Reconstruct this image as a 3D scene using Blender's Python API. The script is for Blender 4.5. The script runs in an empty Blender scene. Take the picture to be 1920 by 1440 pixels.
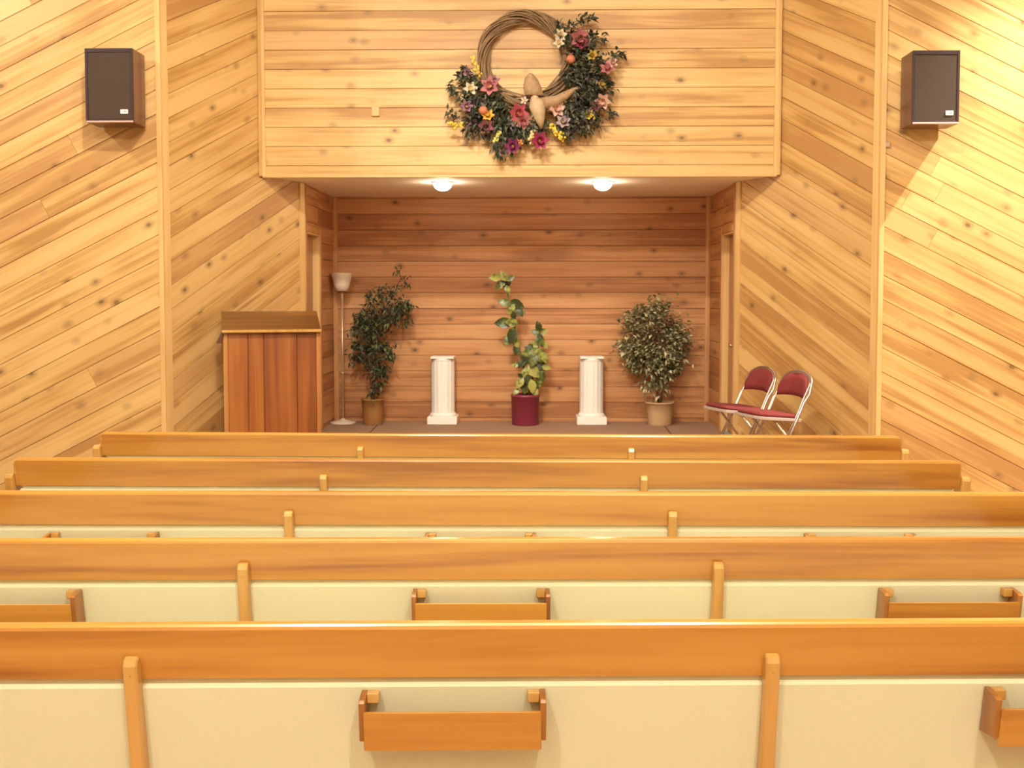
import bpy, math, random
from mathutils import Vector, Matrix, Euler
R = math.radians
PI = math.pi
random.seed(7)
scn = bpy.context.scene
COL = scn.collection

# ---------------------------------------------------------------- camera
FPX = 1950.0
CAMX, EYE = 0.14, 1.685
YAW = math.atan(40 / FPX)
PITCH = R(3.0)
PCX, PCY = 960.0, 654.0            # principal point of the (shifted) lens
cam_d = bpy.data.cameras.new('camera')
cam_d.sensor_fit = 'HORIZONTAL'; cam_d.sensor_width = 36.0
cam_d.lens = FPX / 1920 * 36.0
cam_d.shift_y = (PCY - 720) / 1920
cam = bpy.data.objects.new('camera', cam_d); COL.objects.link(cam)
cam.location = (CAMX, 0, EYE)
cam.rotation_euler = (R(90) - PITCH, 0, YAW)
cam_d.dof.use_dof = True; cam_d.dof.focus_distance = 2.2; cam_d.dof.aperture_fstop = 15
scn.camera = cam
CR = cam.rotation_euler.to_matrix()

def at(px, py, Y):
    """world point seen at photo pixel (px, py) lying in the plane y = Y"""
    d = CR @ Vector(((px - PCX) / FPX, -(py - PCY) / FPX, -1))
    return Vector((CAMX, 0, EYE)) + d * (Y / d.y)

# ---------------------------------------------------------------- world, lamps, exposure
w = bpy.data.worlds.new('world'); scn.world = w; w.use_nodes = True
w.node_tree.nodes['Background'].inputs[0].default_value = (1, .85, .65, 1)
w.node_tree.nodes['Background'].inputs[1].default_value = 0.25
scn.view_settings.view_transform = 'Standard'
scn.view_settings.look = 'None'
scn.view_settings.gamma = 1.0
scn.view_settings.exposure = -0.05
WARM = (1.0, 0.965, 0.86)

def lamp(kind, loc, energy, size=.2, color=WARM, target=None, spot=None, blend=.5):
    l = bpy.data.lights.new('room_or_fill_lamp', kind)
    l.energy = energy; l.color = color
    if kind == 'AREA':
        l.shape = 'DISK'; l.size = size
    else:
        l.shadow_soft_size = size
    if spot: l.spot_size = R(spot); l.spot_blend = blend
    o = bpy.data.objects.new('room_or_fill_lamp', l); COL.objects.link(o); o.location = loc
    if target is not None:
        o.rotation_euler = (Vector(target) - Vector(loc)).to_track_quat('-Z', 'Y').to_euler()
    return o

for sx in (-1, 1):
    lamp('POINT', (sx * 1.5, -1.6, 6.1), 560, .14)
    lamp('POINT', (sx * .7, 3.7, 6.1), 220, .12)
for sx in (-1, 1):
    lamp('SPOT', (sx * 1.3, 4.5, 6.1), 620, .12, target=(sx * 1.3, 4.3, 0), spot=78, blend=.7)   # unseen spots added to brighten the pew rail tops
# spots: two added to brighten the chancel walls, one on each side panel
lamp('SPOT', (-1.5, 3.7, 6.1), 800, .09, target=(2.1, 9.8, .9), spot=60, blend=.75)
lamp('SPOT', (-.9, 3.7, 6.1), 760, .09, target=(-2.1, 9.8, .9), spot=60, blend=.75)
lamp('SPOT', (-5.5, 6.7, 4.95), 245, .06, target=(-3.6, 8.6, 2.0), spot=115, blend=.6)
lamp('SPOT', (5.35, 7.53, 6.0), 2700, .05, target=(3.9, 8.6, .2), spot=66, blend=.85)

# ---------------------------------------------------------------- mesh helpers
def link(name, me, mat=None, parent=None, mw=None, smooth=False):
    o = bpy.data.objects.new(name, me); COL.objects.link(o)
    if mat is not None and len(me.materials) == 0: me.materials.append(mat)
    if parent is not None: o.parent = parent
    if mw is not None: o.matrix_local = mw
    if smooth:
        for p in me.polygons: p.use_smooth = True
    return o

class MB:
    def __init__(s): s.v = []; s.f = []; s.sm = []; s.mi = []
    def add(s, vs, fs, sm=False, mi=0):
        b = len(s.v); s.v += [tuple(v) for v in vs]
        for f in fs: s.f.append(tuple(b + i for i in f)); s.sm.append(sm); s.mi.append(mi)
    def prism(s, outline, axis, a, b, c=0.0, mi=0):
        """extrude a 2D outline (ccw or cw) along axis 0/1/2 from a to b; c = bevel on both ends"""
        n = len(outline)
        cx = sum(p[0] for p in outline) / n; cy = sum(p[1] for p in outline) / n
        def P(p, t):
            return {0: (t, p[0], p[1]), 1: (p[0], t, p[1]), 2: (p[0], p[1], t)}[axis]
        rings = []
        if c > 0:
            ins = inset(outline, c)
            rings = [(ins, a), (outline, a + c), (outline, b - c), (ins, b)]
        else:
            rings = [(outline, a), (outline, b)]
        vs = [P(p, t) for ol, t in rings for p in ol]
        fs = [tuple(range(n))[::-1], tuple(range((len(rings) - 1) * n, len(rings) * n))]
        for k in range(len(rings) - 1):
            for i in range(n):
                j = (i + 1) % n
                fs.append((k * n + i, k * n + j, (k + 1) * n + j, (k + 1) * n + i))
        area = sum(outline[i][0] * outline[(i + 1) % n][1] - outline[(i + 1) % n][0] * outline[i][1] for i in range(n))
        flip = (area < 0) != (axis == 1)
        if (b < a): flip = not flip
        if flip: fs = [f[::-1] for f in fs]
        s.add(vs, fs, mi=mi)
    def box(s, x0, x1, y0, y1, z0, z1, c=0.0, mi=0):
        if c <= 0:
            s.prism([(x0, y0), (x1, y0), (x1, y1), (x0, y1)], 2, z0, z1, 0, mi); return
        ol = [(x0 + c, y0), (x1 - c, y0), (x1, y0 + c), (x1, y1 - c), (x1 - c, y1), (x0 + c, y1), (x0, y1 - c), (x0, y0 + c)]
        s.prism(ol, 2, z0, z1, c, mi)
    def lathe(s, prof, n=20, cx=0, cy=0, sm=True, mi=0):
        vs = []; fs = []
        for r, z in prof:
            for i in range(n):
                a = 2 * PI * i / n
                vs.append((cx + r * math.cos(a), cy + r * math.sin(a), z))
        m = len(prof)
        for k in range(m - 1):
            for i in range(n):
                j = (i + 1) % n
                fs.append((k * n + i, k * n + j, (k + 1) * n + j, (k + 1) * n + i))
        fs.append(tuple(range(n))[::-1]); fs.append(tuple(range((m - 1) * n, m * n)))
        s.add(vs, fs, sm, mi)
    def tube(s, pts, r, n=8, closed=False, mi=0, cap=True):
        pts = [Vector(p) for p in pts]; m = len(pts)
        rs = r if isinstance(r, (list, tuple)) else [r] * m
        vs = []; fs = []; up = None
        for k in range(m):
            if closed: t = pts[(k + 1) % m] - pts[k - 1]
            else: t = pts[min(k + 1, m - 1)] - pts[max(k - 1, 0)]
            t.normalize()
            if up is None:
                up = Vector((0, 0, 1)) if abs(t.z) < .9 else Vector((0, 1, 0))
            a = t.cross(up)
            if a.length < 1e-4: a = t.cross(Vector((1, 0, 0)))
            a.normalize(); b = a.cross(t).normalized(); up = b
            for i in range(n):
                q = 2 * PI * i / n
                vs.append(pts[k] + (a * math.cos(q) + b * math.sin(q)) * rs[k])
        for k in range(m if closed else m - 1):
            k2 = (k + 1) % m
            for i in range(n):
                j = (i + 1) % n
                fs.append((k * n + i, k2 * n + i, k2 * n + j, k * n + j))
        if not closed and cap:
            fs.append(tuple(range(n))); fs.append(tuple(range((m - 1) * n, m * n))[::-1])
        s.add(vs, fs, True, mi)
    def ball(s, c, r, n=10, m=7, sc=(1, 1, 1), mi=0):
        prof = []
        vs = []; fs = []
        for k in range(m + 1):
            th = PI * k / m
            for i in range(n):
                a = 2 * PI * i / n
                rr = math.sin(th) * r + 1e-5
                vs.append((c[0] + rr * math.cos(a) * sc[0], c[1] + rr * math.sin(a) * sc[1], c[2] - r * math.cos(th) * sc[2]))
        for k in range(m):
            for i in range(n):
                j = (i + 1) % n
                fs.append((k * n + i, k * n + j, (k + 1) * n + j, (k + 1) * n + i))
        s.add(vs, fs, True, mi)
    def mesh(s, name):
        me = bpy.data.meshes.new(name); me.from_pydata(s.v, [], s.f)
        me.polygons.foreach_set('use_smooth', s.sm)
        if any(s.mi): me.polygons.foreach_set('material_index', s.mi)
        me.update(); return me
    def build(s, name, mat, parent=None, loc=None, rot=None):
        me = s.mesh(name)
        mats = mat if isinstance(mat, (list, tuple)) else [mat]
        for m in mats: me.materials.append(m)
        o = bpy.data.objects.new(name, me); COL.objects.link(o)
        if parent is not None: o.parent = parent
        if loc is not None: o.location = loc
        if rot is not None: o.rotation_euler = rot
        return o

def inset(ol, c):
    n = len(ol)
    area = sum(ol[i][0] * ol[(i + 1) % n][1] - ol[(i + 1) % n][0] * ol[i][1] for i in range(n))
    sg = 1 if area > 0 else -1
    out = []
    for i in range(n):
        p0 = Vector(ol[i - 1]); p1 = Vector(ol[i]); p2 = Vector(ol[(i + 1) % n])
        d1 = (p1 - p0).normalized(); d2 = (p2 - p1).normalized()
        n1 = Vector((-d1.y, d1.x)) * sg; n2 = Vector((-d2.y, d2.x)) * sg
        b = n1 + n2
        if b.length < 1e-6: b = n1.copy()
        b.normalize()
        k = c / max(.5, b.dot(n1))
        out.append(tuple(p1 + b * k))
    return out

def empty(name, loc, rz=0):
    o = bpy.data.objects.new(name, None); COL.objects.link(o)
    o.location = loc; o.rotation_euler = (0, 0, rz); o.empty_display_size = .1
    return o
def tag(o, label=None, cat=None, group=None, kind=None):
    if label: o['label'] = label
    if cat: o['category'] = cat
    if group: o['group'] = group
    if kind: o['kind'] = kind
    return o
def copy_tree(o, parent=None):
    c = o.copy(); COL.objects.link(c); c.parent = parent
    for ch in list(o.children): copy_tree(ch, c)
    return c

# ---------------------------------------------------------------- materials
def new_mat(name):
    m = bpy.data.materials.new(name); m.use_nodes = True
    nt = m.node_tree; b = nt.nodes['Principled BSDF']
    return m, nt, b
def N(nt, t, **kw):
    n = nt.nodes.new(t)
    for k, v in kw.items():
        if hasattr(n, k): setattr(n, k, v)
        else: n.inputs[k].default_value = v
    return n
def L(nt, a, b): nt.links.new(a, b)
def mathn(nt, op, a, b=None, clamp=False):
    n = nt.nodes.new('ShaderNodeMath'); n.operation = op; n.use_clamp = clamp
    for i, x in enumerate([a, b]):
        if x is None: continue
        if isinstance(x, (int, float)): n.inputs[i].default_value = x
        else: nt.links.new(x, n.inputs[i])
    return n.outputs[0]
def mixc(nt, fac, a, b, mode='MIX'):
    n = nt.nodes.new('ShaderNodeMix'); n.data_type = 'RGBA'; n.blend_type = mode
    for inp, x in ((n.inputs[0], fac), (n.inputs[6], a), (n.inputs[7], b)):
        if isinstance(x, (int, float)): inp.default_value = x
        elif isinstance(x, tuple): inp.default_value = (*x, 1) if len(x) == 3 else x
        else: nt.links.new(x, inp)
    return n.outputs[2]
def ramp(nt, fac, stops):
    n = nt.nodes.new('ShaderNodeValToRGB'); cr = n.color_ramp
    while len(cr.elements) < len(stops): cr.elements.new(.5)
    for e, (p, c) in zip(cr.elements, stops):
        e.position = p; e.color = (*c, 1) if len(c) == 3 else c
    nt.links.new(fac, n.inputs[0]); return n.outputs[0]

def wood(name, light, mid, dark, knots=0.0, rough=.45, coat=0.0, axis=0, grain=1.0, vary=.25, red=None, seam=1.0, spec=.5, cr=(.34, .5, .66), patch=.5):
    """boards: grain along one object axis, per-object tone, growth streaks, optional knots"""
    m, nt, b = new_mat(name)
    tc = N(nt, 'ShaderNodeTexCoord'); oi = N(nt, 'ShaderNodeObjectInfo')
    sp = N(nt, 'ShaderNodeSeparateXYZ'); L(nt, tc.outputs['Object'], sp.inputs[0])
    ax = [sp.outputs[0], sp.outputs[1], sp.outputs[2]]
    al = ax[axis]; ac = ax[(axis + 1) % 3] if axis != 0 else ax[1]; th = ax[2] if axis != 2 else ax[1]
    if axis == 2: ac = ax[0]
    if axis == 1: ac = ax[0]
    rnd = oi.outputs['Random']
    ro = mathn(nt, 'MULTIPLY', rnd, 137.0)
    if knots > 0:
        kc = N(nt, 'ShaderNodeCombineXYZ')
        L(nt, mathn(nt, 'MULTIPLY', al, 3.4), kc.inputs[0])
        L(nt, mathn(nt, 'ADD', mathn(nt, 'MULTIPLY', ac, 5.0), ro), kc.inputs[1])
        L(nt, ro, kc.inputs[2])
        vo = N(nt, 'ShaderNodeTexVoronoi'); vo.inputs['Scale'].default_value = 1.0
        L(nt, kc.outputs[0], vo.inputs['Vector'])
        kd = vo.outputs['Distance']
        bump = mathn(nt, 'SUBTRACT', 1.0, mathn(nt, 'MULTIPLY', kd, 3.2, ), True)
        bump = mathn(nt, 'MULTIPLY', mathn(nt, 'MULTIPLY', bump, bump), .02)
        ac2 = mathn(nt, 'ADD', ac, bump)
    else:
        ac2 = ac
    g = N(nt, 'ShaderNodeCombineXYZ')
    L(nt, mathn(nt, 'MULTIPLY', al, .55 * grain), g.inputs[0])
    L(nt, mathn(nt, 'MULTIPLY', ac2, 16 * grain), g.inputs[1])
    L(nt, mathn(nt, 'ADD', mathn(nt, 'MULTIPLY', th, 10 * grain), ro), g.inputs[2])
    n1 = N(nt, 'ShaderNodeTexNoise'); n1.inputs['Scale'].default_value = 1.0; n1.inputs['Detail'].default_value = 3; n1.inputs['Distortion'].default_value = .6
    L(nt, g.outputs[0], n1.inputs['Vector'])
    g2 = N(nt, 'ShaderNodeCombineXYZ')
    L(nt, mathn(nt, 'MULTIPLY', al, 3.0 * grain), g2.inputs[0])
    L(nt, mathn(nt, 'MULTIPLY', ac2, 120 * grain), g2.inputs[1])
    L(nt, mathn(nt, 'ADD', mathn(nt, 'MULTIPLY', th, 60 * grain), ro), g2.inputs[2])
    n2 = N(nt, 'ShaderNodeTexNoise'); n2.inputs['Scale'].default_value = 1.0; n2.inputs['Detail'].default_value = 2
    L(nt, g2.outputs[0], n2.inputs['Vector'])
    f = mathn(nt, 'ADD', mathn(nt, 'MULTIPLY', n1.outputs[0], .82), mathn(nt, 'MULTIPLY', n2.outputs[0], .18))
    f = mathn(nt, 'ADD', f, mathn(nt, 'MULTIPLY', mathn(nt, 'SUBTRACT', rnd, .5), vary))
    g3 = N(nt, 'ShaderNodeCombineXYZ')
    L(nt, mathn(nt, 'MULTIPLY', al, 1.3 * grain), g3.inputs[0]); L(nt, mathn(nt, 'MULTIPLY', ac2, 5 * grain), g3.inputs[1]); L(nt, ro, g3.inputs[2])
    n3 = N(nt, 'ShaderNodeTexNoise'); n3.inputs['Scale'].default_value = 1.0; n3.inputs['Detail'].default_value = 2
    L(nt, g3.outputs[0], n3.inputs['Vector'])
    f = mathn(nt, 'ADD', f, mathn(nt, 'MULTIPLY', mathn(nt, 'SUBTRACT', n3.outputs[0], .5), patch))
    c = ramp(nt, f, [(cr[0], light), (cr[1], mid), (cr[2], dark)])
    if red is not None:
        r2 = mathn(nt, 'FRACT', mathn(nt, 'MULTIPLY', rnd, 17.3))
        fr = mathn(nt, 'MULTIPLY', mathn(nt, 'SUBTRACT', r2, .55, ), 1.6, True)
        c = mixc(nt, fr, c, mixc(nt, .55, c, red))
    if knots > 0:
        kf = ramp(nt, kd, [(.06, (1, 1, 1)), (.10, (.5, .5, .5)), (.24, (0, 0, 0))])
        c = mixc(nt, mathn(nt, 'MULTIPLY', kf, knots), c, tuple(x * .38 for x in dark))
    L(nt, c, b.inputs['Base Color'])
    b.inputs['Roughness'].default_value = rough
    b.inputs['Specular IOR Level'].default_value = spec
    b.inputs['Coat Weight'].default_value = coat
    b.inputs['Coat Roughness'].default_value = .15
    bp = N(nt, 'ShaderNodeBump'); bp.inputs['Strength'].default_value = .08; bp.inputs['Distance'].default_value = .002
    L(nt, n2.outputs[0], bp.inputs['Height']); L(nt, bp.outputs[0], b.inputs['Normal'])
    return m

def plain(name, col, rough=.5, metal=0.0, noise=0.0, nscale=20, emit=0, coat=0, sheen=0, bump=0.0, spec=.5):
    m, nt, b = new_mat(name)
    b.inputs['Roughness'].default_value = rough; b.inputs['Metallic'].default_value = metal
    b.inputs['Coat Weight'].default_value = coat; b.inputs['Sheen Weight'].default_value = sheen
    b.inputs['Specular IOR Level'].default_value = spec
    tc = N(nt, 'ShaderNodeTexCoord'); n = N(nt, 'ShaderNodeTexNoise'); n.inputs['Scale'].default_value = nscale; n.inputs['Detail'].default_value = 3
    L(nt, tc.outputs['Object'], n.inputs['Vector'])
    k = max(noise, .02)
    c = mixc(nt, n.outputs[0], tuple(min(1, x * (1 - k)) for x in col), tuple(min(1, x * (1 + k)) for x in col))
    L(nt, c, b.inputs['Base Color'])
    if bump:
        bp = N(nt, 'ShaderNodeBump'); bp.inputs['Strength'].default_value = bump; bp.inputs['Distance'].default_value = .004
        L(nt, n.outputs[0], bp.inputs['Height']); L(nt, bp.outputs[0], b.inputs['Normal'])
    if emit:
        b.inputs['Emission Color'].default_value = (*col, 1); b.inputs['Emission Strength'].default_value = emit
    return m

def leafmat(name, c0, c1, c2, rough=.5):
    m, nt, b = new_mat(name)
    ge = N(nt, 'ShaderNodeNewGeometry')
    c = ramp(nt, ge.outputs['Random Per Island'], [(0.0, c0), (.5, c1), (1.0, c2)])
    L(nt, c, b.inputs['Base Color']); b.inputs['Roughness'].default_value = rough
    return m

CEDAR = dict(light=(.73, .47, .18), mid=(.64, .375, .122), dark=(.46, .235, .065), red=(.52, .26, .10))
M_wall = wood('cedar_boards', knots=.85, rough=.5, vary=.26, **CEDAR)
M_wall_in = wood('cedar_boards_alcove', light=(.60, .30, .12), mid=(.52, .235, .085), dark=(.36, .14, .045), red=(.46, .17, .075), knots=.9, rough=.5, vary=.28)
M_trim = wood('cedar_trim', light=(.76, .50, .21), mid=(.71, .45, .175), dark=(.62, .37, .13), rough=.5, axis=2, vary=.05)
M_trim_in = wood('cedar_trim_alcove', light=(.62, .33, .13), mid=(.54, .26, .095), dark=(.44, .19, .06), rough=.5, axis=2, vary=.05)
M_trimh = wood('cedar_trim_horizontal', light=(.76, .50, .21), mid=(.71, .45, .175), dark=(.62, .37, .13), rough=.5, axis=0, vary=.05)
M_back = plain('wall_backing_wood', (.34, .17, .055), .8)
M_oak = wood('honey_oak_varnish', light=(.62, .30, .05), mid=(.55, .24, .030), dark=(.36, .12, .012), rough=.36, coat=1.0, axis=0, vary=.10, grain=.8, cr=(.36, .50, .64), patch=.15)
M_oakd = wood('honey_oak_shaded_cheek', light=(.42, .17, .03), mid=(.36, .13, .02), dark=(.28, .09, .012), rough=.38, coat=.5, axis=2, vary=.05)  # oak darkened: shade on the rack cheeks put into the colour
M_oakv = wood('honey_oak_varnish_upright', light=(.68, .38, .11), mid=(.61, .33, .08), dark=(.50, .25, .05), rough=.38, coat=.5, axis=2, vary=.08, grain=.8)
M_lect = wood('lectern_wood', light=(.42, .145, .026), mid=(.34, .10, .015), dark=(.23, .06, .010), rough=.4, coat=.3, axis=2, vary=.45, grain=.6)
M_lecth = wood('lectern_wood_horizontal', light=(.22, .09, .022), mid=(.16, .06, .013), dark=(.10, .035, .008), rough=.3, coat=.6, axis=0, vary=.1, grain=.7)
M_lectp = wood('lectern_post_wood', light=(.56, .26, .07), mid=(.48, .20, .05), dark=(.38, .14, .03), rough=.4, coat=.3, axis=2, vary=.05)
M_lectd = plain('lectern_dark_wood', (.12, .035, .012), .4)
M_plaster = plain('cream_plaster', (.92, .78, .62), .9, noise=.04, nscale=6)
M_ceil = plain('ceiling_paint', (.66, .60, .50), .9)
M_carpet = plain('tan_carpet', (.36, .21, .12), .95, noise=.25, nscale=120, bump=.4)
M_carpet2 = plain('tan_carpet_runner', (.34, .20, .12), .95, noise=.25, nscale=120, bump=.4)
M_fabric = plain('pale_yellow_upholstery', (.78, .76, .52), .9, noise=.06, nscale=260, sheen=.2, bump=.15)
M_fabric_d = plain('pew_back_core_shaded', (.64, .56, .34), .9)  # core fabric darkened to paint the shade in the gap under the rail
M_spk_wood = wood('speaker_walnut', light=(.20, .075, .035), mid=(.14, .045, .022), dark=(.09, .028, .016), rough=.35, coat=.3, axis=2, vary=0)
M_grille = plain('speaker_grille_cloth', (.055, .031, .017), .85, noise=.5, nscale=180, bump=.3)
M_frame_d = plain('speaker_dark_frame', (.035, .012, .012), .5)
M_lip = plain('speaker_light_edge', (.62, .40, .34), .4)
M_badge = plain('badge_silver', (.9, .85, .75), .35)
M_badge_d = plain('badge_mark', (.35, .3, .25), .4)
M_white = plain('white_plaster_column', (.93, .88, .80), .65, noise=.02)
M_burg = plain('burgundy_pot', (.24, .028, .055), .35, noise=.12, nscale=14)
M_basket = None
M_maroon = plain('maroon_fabric', (.22, .026, .024), .85, noise=.15, nscale=90, bump=.2)
M_chrome = plain('chair_chrome', (.56, .47, .40), .33, metal=1.0)
M_pan = plain('seat_pan_enamel', (.50, .38, .31), .35)
M_steel = plain('chair_grey_paint', (.62, .47, .34), .35, metal=.6)
M_rubber = plain('black_rubber', (.018, .012, .008), .8, spec=.1)
M_brass = plain('brass', (.8, .55, .28), .25, metal=1.0)
M_lampw = plain('lamp_white_glass', (.74, .60, .46), .35)
M_polelamp = plain('lamp_pole_metal', (.62, .40, .24), .3, metal=.5)
M_soil = plain('potting_soil', (.035, .02, .012), .95, noise=.4, nscale=60)
M_bark = plain('plant_bark', (.13, .07, .035), .85, noise=.3, nscale=40)
M_stem = plain('green_stem', (.10, .12, .03), .6)
M_vine = plain('grapevine_twig', (.27, .16, .075), .8, noise=.45, nscale=30)
M_door = wood('door_wood', light=(.46, .22, .08), mid=(.40, .175, .06), dark=(.32, .12, .04), rough=.4, coat=.2, axis=2, vary=.05)
M_bulb = plain('lit_bulb', (1.0, .86, .62), .5, emit=90)
M_canr = plain('can_trim_white', (.85, .75, .6), .5)
M_canb = plain('can_baffle', (.6, .5, .38), .4)

def weave(name, c0, c1, sc=55):
    m, nt, b = new_mat(name)
    tc = N(nt, 'ShaderNodeTexCoord'); wv = N(nt, 'ShaderNodeTexWave'); wv.bands_direction = 'Z'
    wv.inputs['Scale'].default_value = sc; wv.inputs['Distortion'].default_value = 1.2; wv.inputs['Detail'].default_value = 2
    L(nt, tc.outputs['Object'], wv.inputs['Vector'])
    L(nt, mixc(nt, wv.outputs[0], c0, c1), b.inputs['Base Color']); b.inputs['Roughness'].default_value = .7
    bp = N(nt, 'ShaderNodeBump'); bp.inputs['Distance'].default_value = .004; bp.inputs['Strength'].default_value = .6
    L(nt, wv.outputs[0], bp.inputs['Height']); L(nt, bp.outputs[0], b.inputs['Normal'])
    return m
M_basket = weave('tan_wicker', (.44, .25, .11), (.80, .55, .30))
M_basket2 = weave('brown_wicker', (.30, .13, .03), (.46, .21, .05), 45)

# ---------------------------------------------------------------- plank walls
BW = .1775     # exposed board width
def clip(poly, nx, ny, d):
    """keep nx*x+ny*y <= d"""
    out = []
    for i in range(len(poly)):
        a, b = poly[i - 1], poly[i]
        da = nx * a[0] + ny * a[1] - d; db = nx * b[0] + ny * b[1] - d
        if (da <= 0) != (db <= 0):
            t = da / (da - db); out.append((a[0] + (b[0] - a[0]) * t, a[1] + (b[1] - a[1]) * t))
        if db <= 0: out.append(b)
    return out
def parea(p):
    return abs(sum(p[i - 1][0] * p[i][1] - p[i][0] * p[i - 1][1] for i in range(len(p)))) / 2

def plank_wall(name, p0, p1, polys, ang, off, mat, split=None, seed=1, back=None, label=None):
    """p0->p1: foot of the wall plane seen from the room, left to right; polys in (u, z) wall coordinates"""
    rnd = random.Random(seed)
    p0 = Vector((p0[0], p0[1], 0)); p1 = Vector((p1[0], p1[1], 0))
    U = (p1 - p0).normalized(); Z = Vector((0, 0, 1)); Nn = U.cross(Z)      # towards the room
    bk = MB()
    for poly in polys:
        vs = []
        for t in (-.07, -.02):
            vs += [p0 + U * q[0] + Z * q[1] + Nn * t for q in poly]
        n = len(poly)
        fs = [tuple(range(n))[::-1], tuple(range(n, 2 * n))] + [(i, (i + 1) % n, n + (i + 1) % n, n + i) for i in range(n)]
        bk.add(vs, fs)
    root = bk.build(name, back or M_back); tag(root, label, None, None, 'structure')
    ca, sa = math.cos(ang), math.sin(ang)
    A = U * ca + Z * sa; B = U * -sa + Z * ca
    for poly in polys:
        bs = [-sa * q[0] + ca * q[1] for q in poly]; as_ = [ca * q[0] + sa * q[1] for q in poly]
        k0 = math.floor((min(bs) - off) / BW); k1 = math.ceil((max(bs) - off) / BW)
        for k in range(k0, k1):
            b0 = off + k * BW; b1 = b0 + BW
            strip = clip(clip(poly, -sa, ca, b1), sa, -ca, -b0)
            if len(strip) < 3 or parea(strip) < .0006: continue
            cuts = [min(as_) - 1]
            if split:
                x = min(as_) + rnd.uniform(.2, split)
                while x < max(as_): cuts.append(x); x += rnd.uniform(.6, 1.3) * split
            cuts.append(max(as_) + 1)
            for c0, c1 in zip(cuts, cuts[1:]):
                piece = clip(clip(strip, ca, sa, c1), -ca, -sa, -c0)
                if len(piece) < 3 or parea(piece) < .0006: continue
                loc = [(ca * q[0] + sa * q[1], -sa * q[0] + ca * q[1]) for q in piece]
                mx = sum(q[0] for q in loc) / len(loc); my = (b0 + b1) / 2
                g, ch = .0010, .0034
                def cl(y, e): return max(b0 + e, min(b1 - e, y))
                def cx_(x, e): return max(c0 + e, min(c1 - e, x))
                rel = rnd.uniform(-.0012, .0012)
                n = len(loc)
                vs = [(q[0] - mx, cl(q[1], 0) - my, -.02) for q in loc] + \
                     [(cx_(q[0], g * .5) - mx, cl(q[1], g) - my, -.006) for q in loc] + \
                     [(cx_(q[0], g) - mx, cl(q[1], ch) - my, rel) for q in loc]
                ar = sum(loc[i - 1][0] * loc[i][1] - loc[i][0] * loc[i - 1][1] for i in range(n))
                fs = [tuple(range(2 * n, 3 * n))]
                for r in (0, 1):
                    fs += [(r * n + i, r * n + (i + 1) % n, (r + 1) * n + (i + 1) % n, (r + 1) * n + i) for i in range(n)]
                if ar < 0: fs = [f[::-1] for f in fs]
                me = bpy.data.meshes.new('plank'); me.from_pydata(vs, [], fs); me.materials.append(mat)
                o = bpy.data.objects.new('plank', me); COL.objects.link(o); o.parent = root
                P = p0 + A * mx + B * my
                M = Matrix((( A.x, B.x, Nn.x, P.x), (A.y, B.y, Nn.y, P.y), (A.z, B.z, Nn.z, P.z), (0, 0, 0, 1)))
                o.matrix_world = M
    return root

AX, AY = 2.985, 8.67
AL = 2.95                  # the left corner sits slightly further in       # outer corner
BX, BY = 2.135, 10.30      # alcove mouth corner
SX, SY = 2.395, 9.75        # soffit front
CY = 11.80                 # alcove back wall
ZS = 2.785                 # soffit underside
ZP = .24                   # platform
ZT = 6.30                  # ceiling
OX = 6.4; OY = AY - .05 * (OX - AX)
ANG = R(27.3)
LW = math.hypot(OX - AX, OY - AY)
IW = math.hypot(AX - BX, BY - AY)
# outer walls (diagonal boards rising towards the centre)
plank_wall('wall_front_left', (-OX, OY), (-AL, AY), [[(0, 0), (LW, 0), (LW, ZT), (0, ZT)]], ANG, .02, M_wall, 5.5, 3)
plank_wall('wall_front_right', (AX, AY), (OX, OY), [[(0, 0), (LW, 0), (LW, ZT), (0, ZT)]], -ANG, .06, M_wall, 6.0, 5)
# angled inner walls
plank_wall('wall_angled_left', (-AL, AY), (-BX, BY), [[(0, 0), (IW, 0), (IW, ZT), (0, ZT)]], ANG, .11, M_wall, None, 8)
plank_wall('wall_angled_right', (BX, BY), (AX, AY), [[(0, 0), (IW, 0), (IW, ZT), (0, ZT)]], -ANG, .03, M_wall, None, 9)
# alcove
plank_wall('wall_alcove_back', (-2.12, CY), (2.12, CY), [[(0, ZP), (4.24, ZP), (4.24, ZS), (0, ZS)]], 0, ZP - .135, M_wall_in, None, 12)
D0, D1, DZ = .09, .66, 2.31      # door opening along the alcove side
for s in (-1, 1):
    x = s * 2.125
    d = CY - BY
    if s < 0: a, b = (x, BY), (x, CY); f = lambda u: u
    else: a, b = (x, CY), (x, BY); f = lambda u: d - u
    def rect(u0, u1, z0, z1): 
        q = sorted((f(u0), f(u1))); return [(q[0], z0), (q[1], z0), (q[1], z1), (q[0], z1)]
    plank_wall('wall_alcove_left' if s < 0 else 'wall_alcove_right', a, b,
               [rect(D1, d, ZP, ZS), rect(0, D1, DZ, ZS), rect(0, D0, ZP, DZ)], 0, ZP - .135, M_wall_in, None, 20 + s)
# fascia above the alcove
FW = 2 * SX
plank_wall('wall_fascia', (-SX, SY), (SX, SY), [[(0, ZS), (FW, ZS), (FW, ZT), (0, ZT)]], 0, ZS + .10 - BW, M_wall, None, 31)
# fascia soffit (plaster)
m = MB(); m.prism([(-SX, SY - .02 + .022), (SX, SY + .002), (BX, BY), (2.125, CY), (-2.125, CY), (-BX, BY)], 2, ZS, ZS + .04)
tag(m.build('ceiling_alcove', M_plaster), kind='structure')
m = MB(); m.box(-SX - .2, SX + .2, SY + .03, CY + .1, ZS + .05, ZS + .12)
tag(m.build('ceiling_alcove_back', M_back), kind='structure')

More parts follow.
